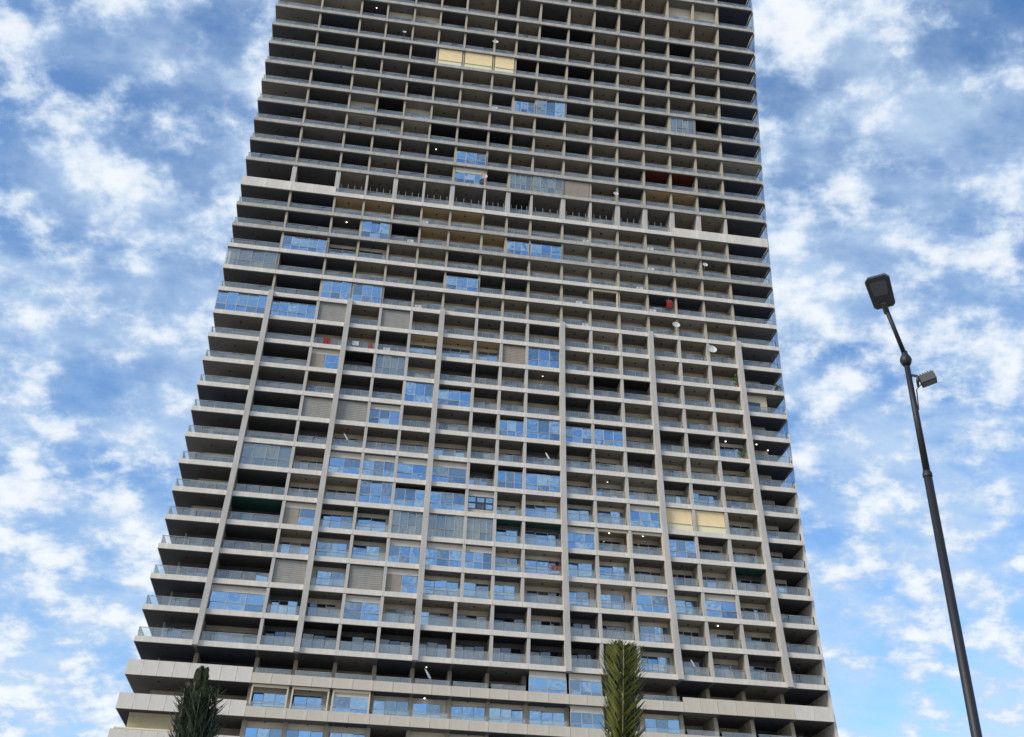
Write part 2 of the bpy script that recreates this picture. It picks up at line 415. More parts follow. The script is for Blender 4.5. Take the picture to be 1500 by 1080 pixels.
def railing(k, b, xa, xb, zf):
    P = Piece('balcony_railing', k)
    h = 1.06 if k > 1 else .6
    y = D+.48; wdt = xb(zf)-xa(zf); n = max(2, round(wdt/1.45))
    z0, z1 = zf+.04, zf+h
    for i in range(n):
        f0, f1 = i/n, (i+1)/n
        q = lambda f, zz: xa(zz)+(xb(zz)-xa(zz))*f
        pane_quad(P.mb, q(f0, z0)+.02, q(f1, z0)-.02, y, z0, z1-.02, q(f0, z1)+.02, q(f1, z1)-.02, 'railglass', .05)
    P.mb.box(xa(z1)+.01, xb(z1)-.01, y-.03, y+.03, z1-.02, z1+.03, 'rail')
    for i in range(1, n):
        xx = xa(zf)+wdt*i/n
        P.mb.box(xx-.014, xx+.014, y-.02, y+.02, zf, z1-.02, 'rail')
    if b == 0:                                              # the railing turns the corner
        for j in range(6):
            ya, yb = D+.5+j*1.4, D+.5+(j+1)*1.4-.04
            xx = XL(zf)+.2
            P.mb.poly([(xx, ya, z0), (xx, yb, z0), (XL(z1)+.2, yb, z1), (XL(z1)+.2, ya, z1)], 'railglass')
        P.mb.box(XL(z1)+.17, XL(z1)+.23, D+.52, D+8.6, z1-.02, z1+.03, 'rail')
        P.mb.box(XL(zf)+.16, XL(zf)+.24, D+.45, D+.51, zf, z1-.03, 'frame')
    if b == 16:
        xx = XR(zf)-.10
        P.mb.box(xx-.03, xx+.03, D+.45, D+.51, zf, z1-.03, 'frame_dark')
    P.done(tower, (xa(zf), D, zf))
def lintel(k, xa, xb, y, z0, z1, mm, t=.12):
    P = Piece('lintel', k)
    P.mb.box(xa(z0), xb(z0), y, y+t, z0, z1, mm, xa(z1), xb(z1)); P.done(tower, (xa(z0), y, z0))

for k in range(-2, K1):
    zf, zc_ = z[k]+SL, z[k+1]-.012
    zfl = zf
    for b in range(17):
        lw = k <= 3
        hw = .16
        xa = lambda q, b=b, lw=lw: (XC(b, q, lw)+(hw if b else .05))
        xb = lambda q, b=b, lw=lw: (XC(b+1, q, lw)-(hw if b < 16 else .02))
        if b == 0 : xi = lambda q: XL(q)+2.0               # the wall behind the open left end
        else: xi = xa
        dep = back(k, b); code = CELL.get((k, b), 'O'); cc_ = ceil_code(k, b)
        rs = random.Random(k*77+b)
        # ceiling
        P = Piece('ceiling', k)
        zq = zc_; yb = D+(8.5 if b == 0 else dep)
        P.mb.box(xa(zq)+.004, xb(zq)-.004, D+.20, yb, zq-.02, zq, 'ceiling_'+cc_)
        xm_ = (xa(zq)+xb(zq))/2+rs.uniform(-.2, .2); ym_ = D+min(dep, 3.3)*rs.uniform(.4, .6)
        P.mb.box(xm_-.10, xm_+.10, ym_-.10, ym_+.10, zq-.10, zq-.0201, 'frame_dark')
        P.done(tower, (xa(zq), D, zq))
        # back wall: lintel over the window, and the window itself
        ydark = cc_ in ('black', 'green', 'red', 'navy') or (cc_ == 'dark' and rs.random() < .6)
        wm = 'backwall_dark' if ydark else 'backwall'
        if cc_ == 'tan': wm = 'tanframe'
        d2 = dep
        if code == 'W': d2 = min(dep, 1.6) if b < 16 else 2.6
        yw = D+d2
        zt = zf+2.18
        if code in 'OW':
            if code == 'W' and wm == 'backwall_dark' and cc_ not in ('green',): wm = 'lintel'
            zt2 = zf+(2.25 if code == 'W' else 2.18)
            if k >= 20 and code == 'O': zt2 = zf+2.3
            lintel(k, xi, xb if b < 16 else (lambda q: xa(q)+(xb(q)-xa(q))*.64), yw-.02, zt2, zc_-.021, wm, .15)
            side = rs.choice([.0, .25, .4, .6]) if b > 1 else .3
            sl_ = rs.random() < .5
            wa = (lambda q: xi(q)+side+.05) if sl_ else (lambda q: xi(q)+.08)
            wb = (lambda q: xb(q)-.08) if sl_ else (lambda q: xb(q)-side-.05)
            if b == 16: wb = lambda q: xa(q)+(xb(q)-xa(q))*.62
            if code == 'W':
                glazing(k, wa, wb, yw, zf+.02, zt2, 2 if wb(zf)-wa(zf) < 3.4 else 3, (.52,) if rs.random() < .6 else (), 'pane', 'frame', bar=.07)
            else:
                gm = 'pane' if (k <= 9 and rs.random() < .22 and cc_ not in ('black', 'navy')) else 'pane_dark'
                glazing(k, wa, wb, yw, zf+.02, zt2, 3 if b > 1 else 4, (), (lambda i, r_, gm=gm, rs=rs: rs.choice([gm, gm, gm, 'pane_dark', 'pane_curtain', 'pane_warm'])), 'frame' if cc_ not in ('black', 'navy') else 'frame_dark', bar=.08)
            if side > .1 and b < 16:
                P = Piece('wall_pier', k)
                if sl_: P.mb.box(xi(zf), xi(zf)+side, yw-.015, yw+.12, zf, zt2-.002, wm)
                else: P.mb.box(xb(zf)-side, xb(zf), yw-.015, yw+.12, zf, zt2-.002, wm)
                P.done(tower, (xi(zf), yw, zf))
        elif code in 'FHX':
            yw = D+.42; zt2 = zf+(2.05 if code == 'F' else 2.1)
            lintel(k, xa, xb, yw-.03, zt2, zc_-.021, 'lintel', .14)
            if code == 'F':
                glazing(k, xa, xb, yw, zf+.02, zt2, 2 if b > 1 and rs.random() < .5 else 3, (.45,), 'pane', 'frame', bar=.06)
            elif code == 'H':
                xm = lambda q: xa(q)+(xb(q)-xa(q))*.48
                xl_, xr_ = xm, xb
                glazing(k, xl_, xr_, yw, zf+.02, zt2, 1 if b > 1 else 2, (.5,), 'pane', 'frame', bar=.06)
                P = Piece('wall_pier', k); q0, q1 = (xa, xm) if xl_ is xm else (xm, xb)
                P.mb.box(q0(zf)+.03, q1(zf)-.04, yw-.03, yw+.1, zf, zt2-.003, 'shutter_tan'); P.done(tower, (q0(zf), yw, zf))
            else:
                glazing(k, xa, xb, yw, zf+.55, zf+2.1, 3, (.5,), lambda i, r_: 'pane_dark' if (i, r_) == (1, 0) else 'pane', 'frame_dark', bar=.2)
                lintel(k, xa, xb, yw-.03, zf, zf+.54, 'curtain_warm', .14)
        elif code == 'G':
            yw = D+.22
            top = zc_-.03 if rs.random() < .55 else zf+2.15
            glazing(k, xa, xb, yw, zf+.02, top, 3 if b > 1 else 5, (.36,), 'pane', 'frame', name='glazing', bar=.06, jit=.04)
            lintel(k, xi, xb, D+dep, zf+2.2, zc_-.022, 'backwall_dark')
        elif code == 'Y':
            P = Piece('roller_blind', 0); zb_ = zf+.95; n = 8
            for j in range(n):
                f0, f1 = j/n, (j+1)/n
                zz0, zz1 = zb_+(zc_-.03-zb_)*f0, zb_+(zc_-.03-zb_)*f1
                y0, y1 = D+.20+.05*math.sin(f0*3.1), D+.20+.05*math.sin(f1*3.1)
                P.mb.poly([(xa(zz0)+.06, y0, zz0), (xb(zz0)-.06, y0, zz0), (xb(zz1)-.06, y1, zz1), (xa(zz1)+.06, y1, zz1)], 'blind')
            P.mb.box(xa(zb_)+.05, xb(zb_)-.05, D+.18, D+.23, zb_-.06, zb_, 'blind_pale')
            P.mb.box(xa(zf)+.06, xb(zf)-.06, D+.26, D+.30, zf+.02, zb_-.07, 'blind_pale')
            P.done(tower, (xa(zf), D, zf))
        elif code == 'S':
            P = Piece('roller_shutter', 0); n = 12; z0, z1 = zf+.02, zc_-.04
            mm = 'shutter_tan' if (k, b) in ((13, 8), (21, 10)) else 'shutter'
            for j in range(n):
                a0, a1 = z0+(z1-z0)*j/n, z0+(z1-z0)*(j+1)/n; am = (a0+a1)/2
                P.mb.poly([(xa(a0)+.03, D+.28, a0), (xb(a0)-.03, D+.28, a0), (xb(am)-.03, D+.25, am), (xa(am)+.03, D+.25, am)], mm)
                P.mb.poly([(xa(am)+.03, D+.25, am), (xb(am)-.03, D+.25, am), (xb(a1)-.03, D+.28, a1), (xa(a1)+.03, D+.28, a1)], mm)
            P.done(tower, (xa(zf), D, zf))
        elif code == 'C':
            glazing(k, xa, xb, D+.22, zf+.02, zc_-.03, 4, (.38,), 'pane_clear', 'frame', name='glazing', bar=.05)
            P = Piece('curtain', 0); n = 40; wd = xb(zf)-xa(zf)-.1; mm = 'curtain_warm' if b < 2 else 'curtain'
            for j in range(n):
                f0, f1 = j/n, (j+1)/n
                if b > 1 and .46 < f0 < .55 and rs.random() < .9: continue
                y0, y1 = D+.62+.07*math.sin(j*1.9), D+.62+.07*math.sin((j+1)*1.9)
                P.mb.poly([(xa(zf)+.05+wd*f0, y0, zf+.03), (xa(zf)+.05+wd*f1, y1, zf+.03), (xa(zc_)+.05+wd*f1, y1, zc_-.05), (xa(zc_)+.05+wd*f0, y0, zc_-.05)], mm)
            P.done(tower, (xa(zf), D, zf))
        if (k, b) in FRAME:
            m = MB(); yy = D+.21
            m.box(xa(zc_)+.001, xb(zc_)-.001, yy, yy+.2, zc_-.30, zc_-.024, 'tanframe')
            m.box(xa(zf)+.002, xa(zf)+.16, yy, yy+.2, zf, zc_-.302, 'tanframe', xa(zc_)+.002, xa(zc_)+.16)
            m.box(xb(zf)-.16, xb(zf)-.002, yy, yy+.2, zf, zc_-.302, 'tanframe', xb(zc_)-.16, xb(zc_)-.002)
            m.build('bay_frame', tower, (xa(zf), yy, zf))
        tallp = (k <= 1 and (b < 2 or (k == 1 and b >= 13))) or (k == 20 and (b < 2 or b >= 14))
        if code in 'OWSYFHX' and not tallp and not (k < -1):
            railing(k, b, xa, xb, zf+(.46 if k <= 1 else (.1 if k == 20 else 0)))
        # railings of the plant storey: a row of posts
        if k == 20 and b >= 2 and not tallp:
            m = bucket('plant_railing')
            for j in range(4):
                xx = xa(zf)+(xb(zf)-xa(zf))*(j+.5)/4
                m.box(xx-.03, xx+.03, D+.6, D+.66, zf, zf+2.0, 'rail')

zf, zc_ = z[12]+SL, z[13]-.03
xa = lambda q: XC(16, q)+.17
m = MB(); m.box(xa(zf), xa(zf)+3.0, D+.7, D+.85, zf+1.75, zc_, 'tanframe'); m.box(xa(zf)+2.15, xa(zf)+3.0, D+.7, D+.85, zf, zf+1.748, 'tanframe'); m.box(xa(zf)+2.86, xa(zf)+3.0, D+.851, D+4.4, zf, zc_, 'tanframe')
m.build('boxed_room', tower, (xa(zf), D+.7, zf))
m = MB(); m.box(xa(zf)+.02, xa(zf)+2.14, D+.76, D+.80, zf+.02, zf+1.74, 'pane_dark'); m.build('room_window', tower, (xa(zf), D+.7, zf))
zf, zc_ = z[-1]+SL, z[0]-.03
m = MB(); xq = XL(zf)+1.35; m.box(xq, XC(1, zf)-.2, D+1.1, D+1.2, zf, zc_, 'tanpanel')
m.box(xq+3.0, xq+3.03, D+1.085, D+1.1, zf, zc_, 'tanframe'); m.box(xq, XC(1, zf)-.2, D+1.07, D+1.099, zc_-.22, zc_, 'tanframe')
m.build('screen_panel', tower, (xq, D+1.1, zf))
m = MB(); m.tube([(XL(zf)+.35, D+.28, zf+1.06), (XC(1, zf)-.3, D+.28, zf+1.06)], .17, 'tanframe', 12); m.build('awning_roll', tower, (xq, D+.3, zf+1))
# low storeys under the picture: plain recessed glass walls
for k in range(K0, -2):
    zf, zc_ = z[k]+SL, z[k+1]
    m = MB(); m.box(XL(zf)+2, XR(zf)-.1, D+5, D+5.2, zf, zc_, 'pane_dark')
    m.build('glass_wall', tower, (0, D+5, zf))

# end wall on the right, side wall on the left, back wall, roof
for k in range(K0, K1):
    za, zb = z[k], z[k+1]
    x = lambda q: XR(q)+.02
    m = MB()
    if k < 9:
        m.box(x(za), x(za)+.30, D+.45, D+DEPTH, za+.001, zb-.001, 'clad', x(zb), x(zb)+.30)
        for j in range(4):                                      # sheets of the cladding
            m.box(x(za)-.016, x(za)+.01, D+.47+j*1.3, D+.47+(j+1)*1.3-.03, za+SL+.02, zb-.02, 'clad', x(zb)-.016, x(zb)+.01)
        m.build('end_wall', tower, (XR(za), D+1, za))
    else:
        zs = za+SL+(1.0 if k < 13 else .25)
        m.box(x(za)+.22, x(za)+.30, D+.45, D+6, za+.001, zs, 'clad', x(zs)+.22, x(zs)+.30)
        m.box(x(za), x(za)+.30, D+6.001, D+DEPTH, za+.001, zb-.001, 'clad', x(zb), x(zb)+.30)
        w_ = m.build('end_wall', tower, (XR(za), D+1, za))
        for j in range(4):
            m = MB(); y0 = D+.47+j*1.38
            m.poly([(x(zs)+.25, y0+1.33, zs+.01), (x(zs)+.25, y0, zs+.01), (x(zb)+.25, y0, zb-.02), (x(zb)+.25, y0+1.33, zb-.02)], 'screenglass')
            m.build('pane', w_, (XR(za), y0, zs))
        m = MB()
        m.box(x(zs)+.22, x(zs)+.28, D+.41, D+.465, zs, zb-.002, 'frame', x(zb)+.22, x(zb)+.28)
        m.build('mullion', w_, (XR(za), D+.45, zs))
m = MB()
for k in range(K0, K1):
    za, zb = z[k]+SL, z[k+1]
    m.box(XL(za)+1.8, XL(za)+2.0, D+back(k, 0), D+DEPTH-.2, za, zb, 'plaster_grey', XL(zb)+1.8, XL(zb)+2.0)
m.build('side_wall', tower, (XL(z[0]), D+8, z[K0]))
m = MB(); m.box(XL(z[0])+1.5, XR(z[0])-2, D+DEPTH-.15, D+DEPTH+.2, .02, z[K1]+SL, 'clad', XL(z[K1])+1.5, XR(z[K1])-.2)
m.build('rear_wall', tower, (15, D+DEPTH, 0))
m = MB(); zt = z[K1]+SL
m.box(XL(zt), XR(zt)+.3, D+.3, D+DEPTH, zt+.003, zt+1.1, 'clad'); m.build('roof_parapet', tower, (15, D+9, zt))
# ground storey plinth
m = MB(); m.box(XL(z[K0])+.5, XR(z[K0])-.5, D+1.5, D+DEPTH-.3, 0.01, z[K0], 'clad'); m.build('plinth', tower, (15, D+9, 0))
for nm, mb in bulk.items():
    if mb.f: mb.build(nm, tower, (15, D, z[20]), kind='stuff')

# ceiling lamps that are lit
def uvsphere(m, c, r, mm, n=8, h=5, sz=1):
    c = Vector(c); b = len(m.v); k = m.mi(mm)
    for i in range(h+1):
        th = math.pi*i/h
        for j in range(n): m.v.append((c.x+r*math.sin(th)*math.cos(2*math.pi*j/n), c.y+r*math.sin(th)*math.sin(2*math.pi*j/n), c.z+r*sz*math.cos(th)))
    for i in range(h):
        for j in range(n): m.f.append((b+i*n+j, b+(i+1)*n+j, b+(i+1)*n+(j+1) % n, b+i*n+(j+1) % n)); m.m.append(k)
for k, b, f, d, r in ((18, 2, .5, .9, .13), (10, 2, .55, .5, .11), (10, 3, .5, .5, .11), (12, 9, .5, 1.1, .12), (6, 11, .45, 1.1, .13), (6, 12, .45, 1.1, .13), (3, 14, .4, .9, .12),
                      (10, 15, .35, 1.0, .13), (10, 16, .25, 1.0, .13), (10, 16, .12, 1.7, .11), (10, 16, .62, 2.2, .12), (22, 5, .3, 1.2, .12), (0, 6, .35, 1.2, .14), (1, 6, .35, 1.6, .10),
                      (29, 2, .55, 1.2, .11), (8, 11, .5, 1.6, .07)):
    zc_ = z[k+1]-.03; x0, x1 = XC(b, zc_, k <= 3), XC(b+1, zc_, k <= 3); m = MB()
    uvsphere(m, (x0+(x1-x0)*f, D+d, zc_-.06), r*.62, 'lampglow', sz=.45)
    m.build('ceiling_lamp', tower, (x0+(x1-x0)*f, D+d, zc_), smooth=True)

# ------------------------------------------------------------------ things on the balconies
def dish(k, i, dx, zz, r, label, mm='dish', yaw=0, ysh=0):
    """satellite dish on a bracket at column i, storey k"""
    r *= .8; zb = z[k]+SL+zz; c = Vector((XC(i, zb, k <= 3)+dx, D-.30+ysh, zb))
    t = thing('satellite_dish', (c.x, D+.1, zb-.3), label, 'satellite dish', 'satellite dishes on the balconies')
    m = MB(); ax = Vector((math.sin(yaw), -math.cos(yaw), .35)).normalized(); a = ax.cross(Vector((0, 0, 1))).normalized(); q = a.cross(ax)
    n = 20; rings = []
    for s_ in range(5):
        rr_ = r*s_/4; dp = .32*r*(1-(s_/4)**2)
        rings.append([c-ax*dp+(a*math.cos(2*math.pi*j/n)+q*math.sin(2*math.pi*j/n)*1.08)*rr_ for j in range(n)])
    for s_ in range(4):
        for j in range(n): m.poly([rings[s_][j], rings[s_][(j+1) % n], rings[s_+1][(j+1) % n], rings[s_+1][j]], mm)
    m.build('reflector', t, c, smooth=True)
    m = MB(); m.tube([c-q*r*.9, c-q*r*.7+ax*r*.6, c+ax*r*.95], .025, 'rail', 6); m.build('feed_arm', t, c)
    m = MB(); m.box(*[f for v, e in zip(c+ax*r*.98, (.05, .05, .05)) for f in (v-e, v+e)], 'lamp_grey'); m.build('receiver', t, c)
    m = MB(); m.tube([c-ax*r*.3, c-ax*r*.3+Vector((0, .25, -.1)), (c.x, D+.24, zb-.35)], .035, 'rail', 6); m.build('bracket', t, c)
dish(28, 7, 0, 1.9, .55, 'white satellite dish directly above the yellow blinds high on the tower')
dish(21, 7, -.3, 1.35, .62, 'pinkish satellite dish beside blue glazed bay under the wide mid band', 'dish_pink')
dish(21, 12, -.35, 1.15, .45, 'small cream satellite dish one storey above the plant-floor band')
dish(18, 15, .35, 1.7, .45, 'small white satellite dish just below the right end of the band')
dish(15, 14, -.35, 1.55, .62, 'white satellite dish near the top of the fin second from the right end')
dish(14, 15, .35, 1.75, .80, 'largest white satellite dish, beside the balcony with green plants')
dish(28, 4, -1.2, 1.3, .34, 'tiny satellite dish on an upper balcony left of the yellow blinds')
def parasol(k, b, f, label):
    zf = z[k]+SL+(.1 if k > 1 else .45); x = XC(b, zf, k <= 3)+(XC(b+1, zf, k <= 3)-XC(b, zf, k <= 3))*f
    t = thing('folded_parasol', (x, D+.5, zf), label, 'parasol', 'furled parasols leaning on balcony railings')
    p0, p1 = Vector((x+.55, D+1.0, zf+.05)), Vector((x-.65, D+.35, zf+1.75)); d = p1-p0
    m = MB(); m.tube([p0, p1], .03, 'rail', 7); m.build('pole', t, p0)
    m = MB(); m.tube([p0+d*.42, p0+d*.47, p0+d*.7, p0+d*.93, p0+d*.98], [.05, .14, .11, .07, .02], 'white_cloth', 9); m.build('canopy', t, p0+d*.5, smooth=True)
    m = MB(); m.tube([(x+.55, D+1.0, zf), (x+.55, D+1.0, zf+.08)], .2, 'lamp_grey', 10); m.build('base', t, p0)
parasol(9, 3, .55, 'furled white parasol on a dark balcony two bays right of the left fin')
parasol(9, 9, .70, 'furled white parasol leaning beside the central fin')
parasol(1, 6, .45, 'furled white parasol on the recessed storey beneath the fins')
parasol(2, 13, .55, 'furled white parasol behind glass on the lowest finned storey')
def cloth(k, b, f, wd, h, zz, mm, name, label):
    zf = z[k]+SL; x = XC(b, zf)+(XC(b+1, zf)-XC(b, zf))*f; m = MB(); n = 8
    for j in range(n):
        for q in range(4):
            def pt(jj, qq):
                u = jj/n; v = qq/4
                return (x+(u-.5)*wd*(1-.06*math.sin(v*3)), D+.42-.03*math.sin(jj*1.7+v)*v-.02, zf+zz-h*v-.02*math.sin(jj*2.3)*v)
            m.poly([pt(j, q), pt(j, q+1), pt(j+1, q+1), pt(j+1, q)], mm)
            A = [pt(j, q), pt(j, q+1), pt(j+1, q+1), pt(j+1, q)]
            m.poly([(p[0], p[1]+.02, p[2]) for p in reversed(A)], mm)
    # the fold over the rail
    m.box(x-wd/2, x+wd/2, D+.395, D+.535, zf+zz-.01, zf+zz+.02, mm)
    o = m.build(name, None, (x, D+.42, zf+zz)); tag(o, label, 'laundry')
cloth(13, 2, .45, .85, .8, 1.10, 'red_cloth', 'towel', 'bright red towel hung over a glass railing left of a fin')
cloth(13, 3, .82, .6, .95, 1.10, 'brown_cloth', 'towel', 'dull red towel on the railing right of the second fin')
cloth(13, 3, .35, .8, .6, 1.10, 'white_cloth', 'towel', 'white towel hung beside the dull red towel')
cloth(5, 9, .80, 1.15, .45, 1.25, 'brown_cloth', 'rug', 'brown rug hung over the railing beside the central fin')
def flag(k, b, f):
    zf = z[k]+SL; x = XC(b, zf)+(XC(b+1, zf)-XC(b, zf))*f; t = thing('red_banner', (x, D+.2, zf), 'small red banner hanging from a dark balcony below the band', 'banner')
    m = MB(); n = 6
    for j in range(n):
        a, c = j/n, (j+1)/n
        m.poly([(x-.38+.1*math.sin(a*4), D+.2+.08*math.sin(a*7), zf+2.2-1.15*a), (x+.38+.1*math.sin(a*4), D+.2-.08*math.sin(a*7), zf+2.2-1.15*a),
                (x+.38+.1*math.sin(c*4), D+.2-.08*math.sin(c*7), zf+2.2-1.15*c), (x-.38+.1*math.sin(c*4), D+.2+.08*math.sin(c*7), zf+2.2-1.15*c)], 'red_cloth')
    m.build('cloth', t, (x, D+.2, zf+2.2))
    m = MB(); m.tube([(x-.42, D+.2, zf+2.22), (x+.42, D+.2, zf+2.22)], .02, 'rail', 6); m.tube([(x, D+.2, zf+2.22), (x, D+.2, zf+2.74)], .012, 'rail', 6); m.build('rod', t, (x, D+.2, zf+2.2))
flag(16, 13, .74)
def plant(k, b, f, h, label):
    zf = z[k]+SL; x = XC(b, zf)+(XC(b+1, zf)-XC(b, zf))*f; t = thing('potted_plant', (x, D+.6, zf), label, 'plant', 'potted plants on the balconies')
    m = MB(); m.tube([(x, D+.6, zf), (x, D+.6, zf+.4)], [.17, .24], 'terracotta', 12); m.build('pot', t, (x, D+.6, zf))
    m = MB(); rs = random.Random(k*9+b)
    for j in range(160):
        c = Vector((x+rs.gauss(0, .24), D+.55+rs.gauss(0, .2), zf+.45+rs.random()*h)); a = Vector((rs.gauss(0, 1), rs.gauss(0, 1), rs.gauss(0, 1))).normalized()*.16; q = a.cross(Vector((rs.gauss(0, 1), 1, rs.gauss(0, 1)))).normalized()*.05
        m.poly([c-a, c+q, c+a, c-q], 'plant_leaf')
    m.build('foliage', t, (x, D+.6, zf+.5))
    m = MB(); m.tube([(x, D+.6, zf+.3), (x, D+.58, zf+.45+h*.6)], .02, 'bark', 6); m.build('stem', t, (x, D+.6, zf+.3))
plant(13, 15, .86, 1.6, 'tall green potted plant on the balcony beside the largest satellite dish')
plant(10, 15, .75, .9, 'leafy potted plant below the lit ceiling lamp near the right fin')
plant(13, 16, .9, .8, 'small potted plant at the right end corner of a balcony')

def aircon(k, b, f, label, w_=.78, h_=.36):
    zf = z[k]+SL+.02; x = XC(b, zf, k <= 3)+(XC(b+1, zf, k <= 3)-XC(b, zf, k <= 3))*f; y = D+.22
    x = min(max(x, XC(b, zf, k <= 3)+w_/2+.2), XC(b+1, zf, k <= 3)-w_/2-.2)
    t = thing('air_conditioner', (x, y, zf), label, 'air conditioner', 'outdoor units on the slab ledges')
    m = MB(); m.box(x-w_/2, x+w_/2, y-.14, y+.15, zf+.05, zf+.05+h_, 'dish'); m.build('casing', t, (x, y, zf))
    m = MB(); n = 16
    m.poly([(x-.12+.14*math.cos(-2*math.pi*j/n), y-.146, zf+.05+h_/2+.14*math.sin(-2*math.pi*j/n)) for j in range(n)], 'rail'); m.build('fan_grille', t, (x, y-.14, zf+.25))
    for q in (-.3, .3):
        m = MB(); m.box(x+q-.04, x+q+.04, y-.12, y+.12, zf-.015, zf+.049, 'lamp_grey'); m.build('foot', t, (x+q, y, zf))
for k, b, f, lb in ((19, 5, .15, 'white air conditioner on the ledge just under the plant-floor columns, left of centre'), (18, 4, .72, 'white air conditioner on the ledge of the black-painted balcony below the band'),
                (19, 10, .85, 'white air conditioner on the ledge right of the central columns under the band'), (19, 13, .15, 'white air conditioner on the ledge directly under the right-hand tall band'),
                (18, 13, .15, 'white air conditioner one storey below the unit under the right-hand band'), (15, 5, .2, 'white air conditioner on the ledge one bay left of the third fin top'),
                (13, 4, .33, 'white air conditioner on the ledge above the bay with pale green curtains'), (16, 10, .6, 'white air conditioner on the ledge beside the bay with a beige frame'),
                (17, 12, .73, 'white air conditioner on the ledge one storey above the red banner'), (16, 13, .15, 'white air conditioner on the ledge below the red banner'),
                (15, 10, .82, 'white air conditioner on the ledge above the top of the central fin'), (25, 7, .15, 'white air conditioner on a high ledge next to blue glazed bays')):
    aircon(k, b, f, lb)

# ------------------------------------------------------------------ lamp post
az = R(30.729); RD = 16.0
pd = Vector((math.sin(az), math.cos(az), 0)); side = Vector((math.cos(az), -math.sin(az), 0))
P0 = pd*RD
lamp = thing('street_lamp', P0, 'dark painted street lamp post with flat lantern head on a raked arm', 'street lamp')
ZC = 1.6+RD*.5913
def at(el_tan, r=RD, s=0): return pd*r + side*s + Vector((0, 0, 1.6+r*el_tan))
zj = 1.6+RD*.468
m = MB(); m.tube([P0+Vector((0, 0, .02)), P0+Vector((0, 0, zj))], [.080, .061], 'pole_paint', 20); m.build('lower_shaft', lamp, P0, smooth=True)
m = MB(); m.tube([P0+Vector((0, 0, zj-.05)), P0+Vector((0, 0, zj)), P0+Vector((0, 0, zj+.04))], [.070, .070, .054], 'pole_paint', 20); m.build('joint_collar', lamp, P0+Vector((0, 0, zj)))
m = MB(); m.tube([P0+Vector((0, 0, zj+.03)), P0+Vector((0, 0, ZC+.04))], [.051, .042], 'pole_paint', 18); m.build('upper_shaft', lamp, P0+Vector((0, 0, zj)), smooth=True)
m = MB(); m.tube([P0+Vector((0, 0, ZC+e)) for e in (-.10, -.05, .0, .05, .10, .16)], [.052, .078, .092, .078, .052, .044], 'pole_paint', 20); m.build('top_collar', lamp, P0+Vector((0, 0, ZC)), smooth=True)
m = MB(); m.tube([P0+Vector((0, 0, .015)), P0+Vector((0, 0, .05)), P0+Vector((0, 0, .06)), P0+Vector((0, 0, .5)), P0+Vector((0, 0, .6))], [.22, .22, .13, .13, .09], 'pole_paint', 20); m.build('base_flange', lamp, P0)
m = MB(); obox_ = [P0-pd*.083+side*a_+Vector((0, 0, h_)) for a_, h_ in ((-.05, .9), (.05, .9), (.05, 1.3), (-.05, 1.3))]
m.hexa([p_-pd*.012 for p_ in obox_], [p_+pd*.02 for p_ in obox_], 'pole_paint'); m.build('access_door', lamp, P0+Vector((0, 0, 1)))
m = MB(); m.tube([P0+side*.05+Vector((0, 0, ZC-.9)), P0+side*.075+Vector((0, 0, ZC-.55)), P0+side*.16-pd*.03+Vector((0, 0, ZC-.48)), at(.566, RD, .2)-Vector((0, 0, .03))], .009, 'pole_paint', 6); m.build('cable', lamp, P0+Vector((0, 0, ZC)))
A1 = at(.657, 15.72, -.155)
A0 = P0+Vector((0, 0, ZC+.1))
m = MB(); m.tube([A0, A0.lerp(A1, .5), A1], [.036, .034, .034], 'pole_paint', 14); m.build('arm', lamp, A0, smooth=True)
hd = (-pd*.80 - side*.09 + Vector((0, 0, .52))).normalized()          # lantern axis, raked up towards the viewer
hs = hd.cross(Vector((0, 0, 1))).normalized(); hn = hs.cross(hd).normalized()   # hn points up out of the back
if hn.z < 0: hn = -hn
def hbox(m, l0, l1, w0, w1, t0, t1, mm, bev=.03):
    c = A1-hd*.02
    ring = [(l0, w0-bev), (l0+bev, w0), (l1-bev*1.5, w1), (l1, w1-bev*1.5), (l1, -(w1-bev*1.5)), (l1-bev*1.5, -w1), (l0+bev, -w0), (l0, -(w0-bev))]
    b = len(m.v); k = m.mi(mm); n = len(ring)
    for t_ in (t0, t1):
        m.v += [tuple(c+hd*l+hs*s_+hn*t_) for l, s_ in ring]
    m.f.append(tuple(b+i for i in range(n))); m.m.append(k); m.f.append(tuple(b+n+i for i in reversed(range(n)))); m.m.append(k)
    for i in range(n): m.f.append((b+i, b+(i+1) % n, b+n+(i+1) % n, b+n+i)); m.m.append(k)
m = MB(); hbox(m, .02, .57, .165, .19, -.03, .045, 'lamp_grey', .04); hbox(m, .06, .50, .11, .14, .045, .08, 'lamp_grey'); head = m.build('lantern', lamp, A1)
m = MB(); hbox(m, .25, .49, .11, .13, -.036, -.028, 'lens_grey', .02); m.build('lens', head, A1)
m = MB(); m.tube([A1-hd*.10-hn*.03, A1+hd*.10-hn*.035], [.045, .05], 'flood_grey', 12); m.build('spigot', head, A1)
F0 = at(.566, RD, .0); F1 = at(.566, RD, .245)
fl = thing('floodlight', F1, 'small grey floodlight clamped to the right side of the lamp post', 'floodlight')
def obox(m, c, ax, ay, az_, hx, hy, hz, mm):
    m.hexa([c+ax*sx_*hx+ay*sy_*hy-az_*hz for sx_, sy_ in ((-1, -1), (1, -1), (1, 1), (-1, 1))], [c+ax*sx_*hx+ay*sy_*hy+az_*hz for sx_, sy_ in ((-1, -1), (1, -1), (1, 1), (-1, 1))], mm)
fx = (side*.97+Vector((0, 0, .24))).normalized(); fy = pd; fz = fx.cross(fy); fz = -fz if fz.z < 0 else fz
m = MB(); obox(m, F1+fx*.02, fx, fy, fz, .115, .09, .066, 'flood_grey'); fb = m.build('housing', fl, F1)
m = MB(); obox(m, F1+fx*.02-fz*.070, fx, fy, fz, .095, .07, .006, 'lens_grey'); m.build('lens', fb, F1)
m = MB()
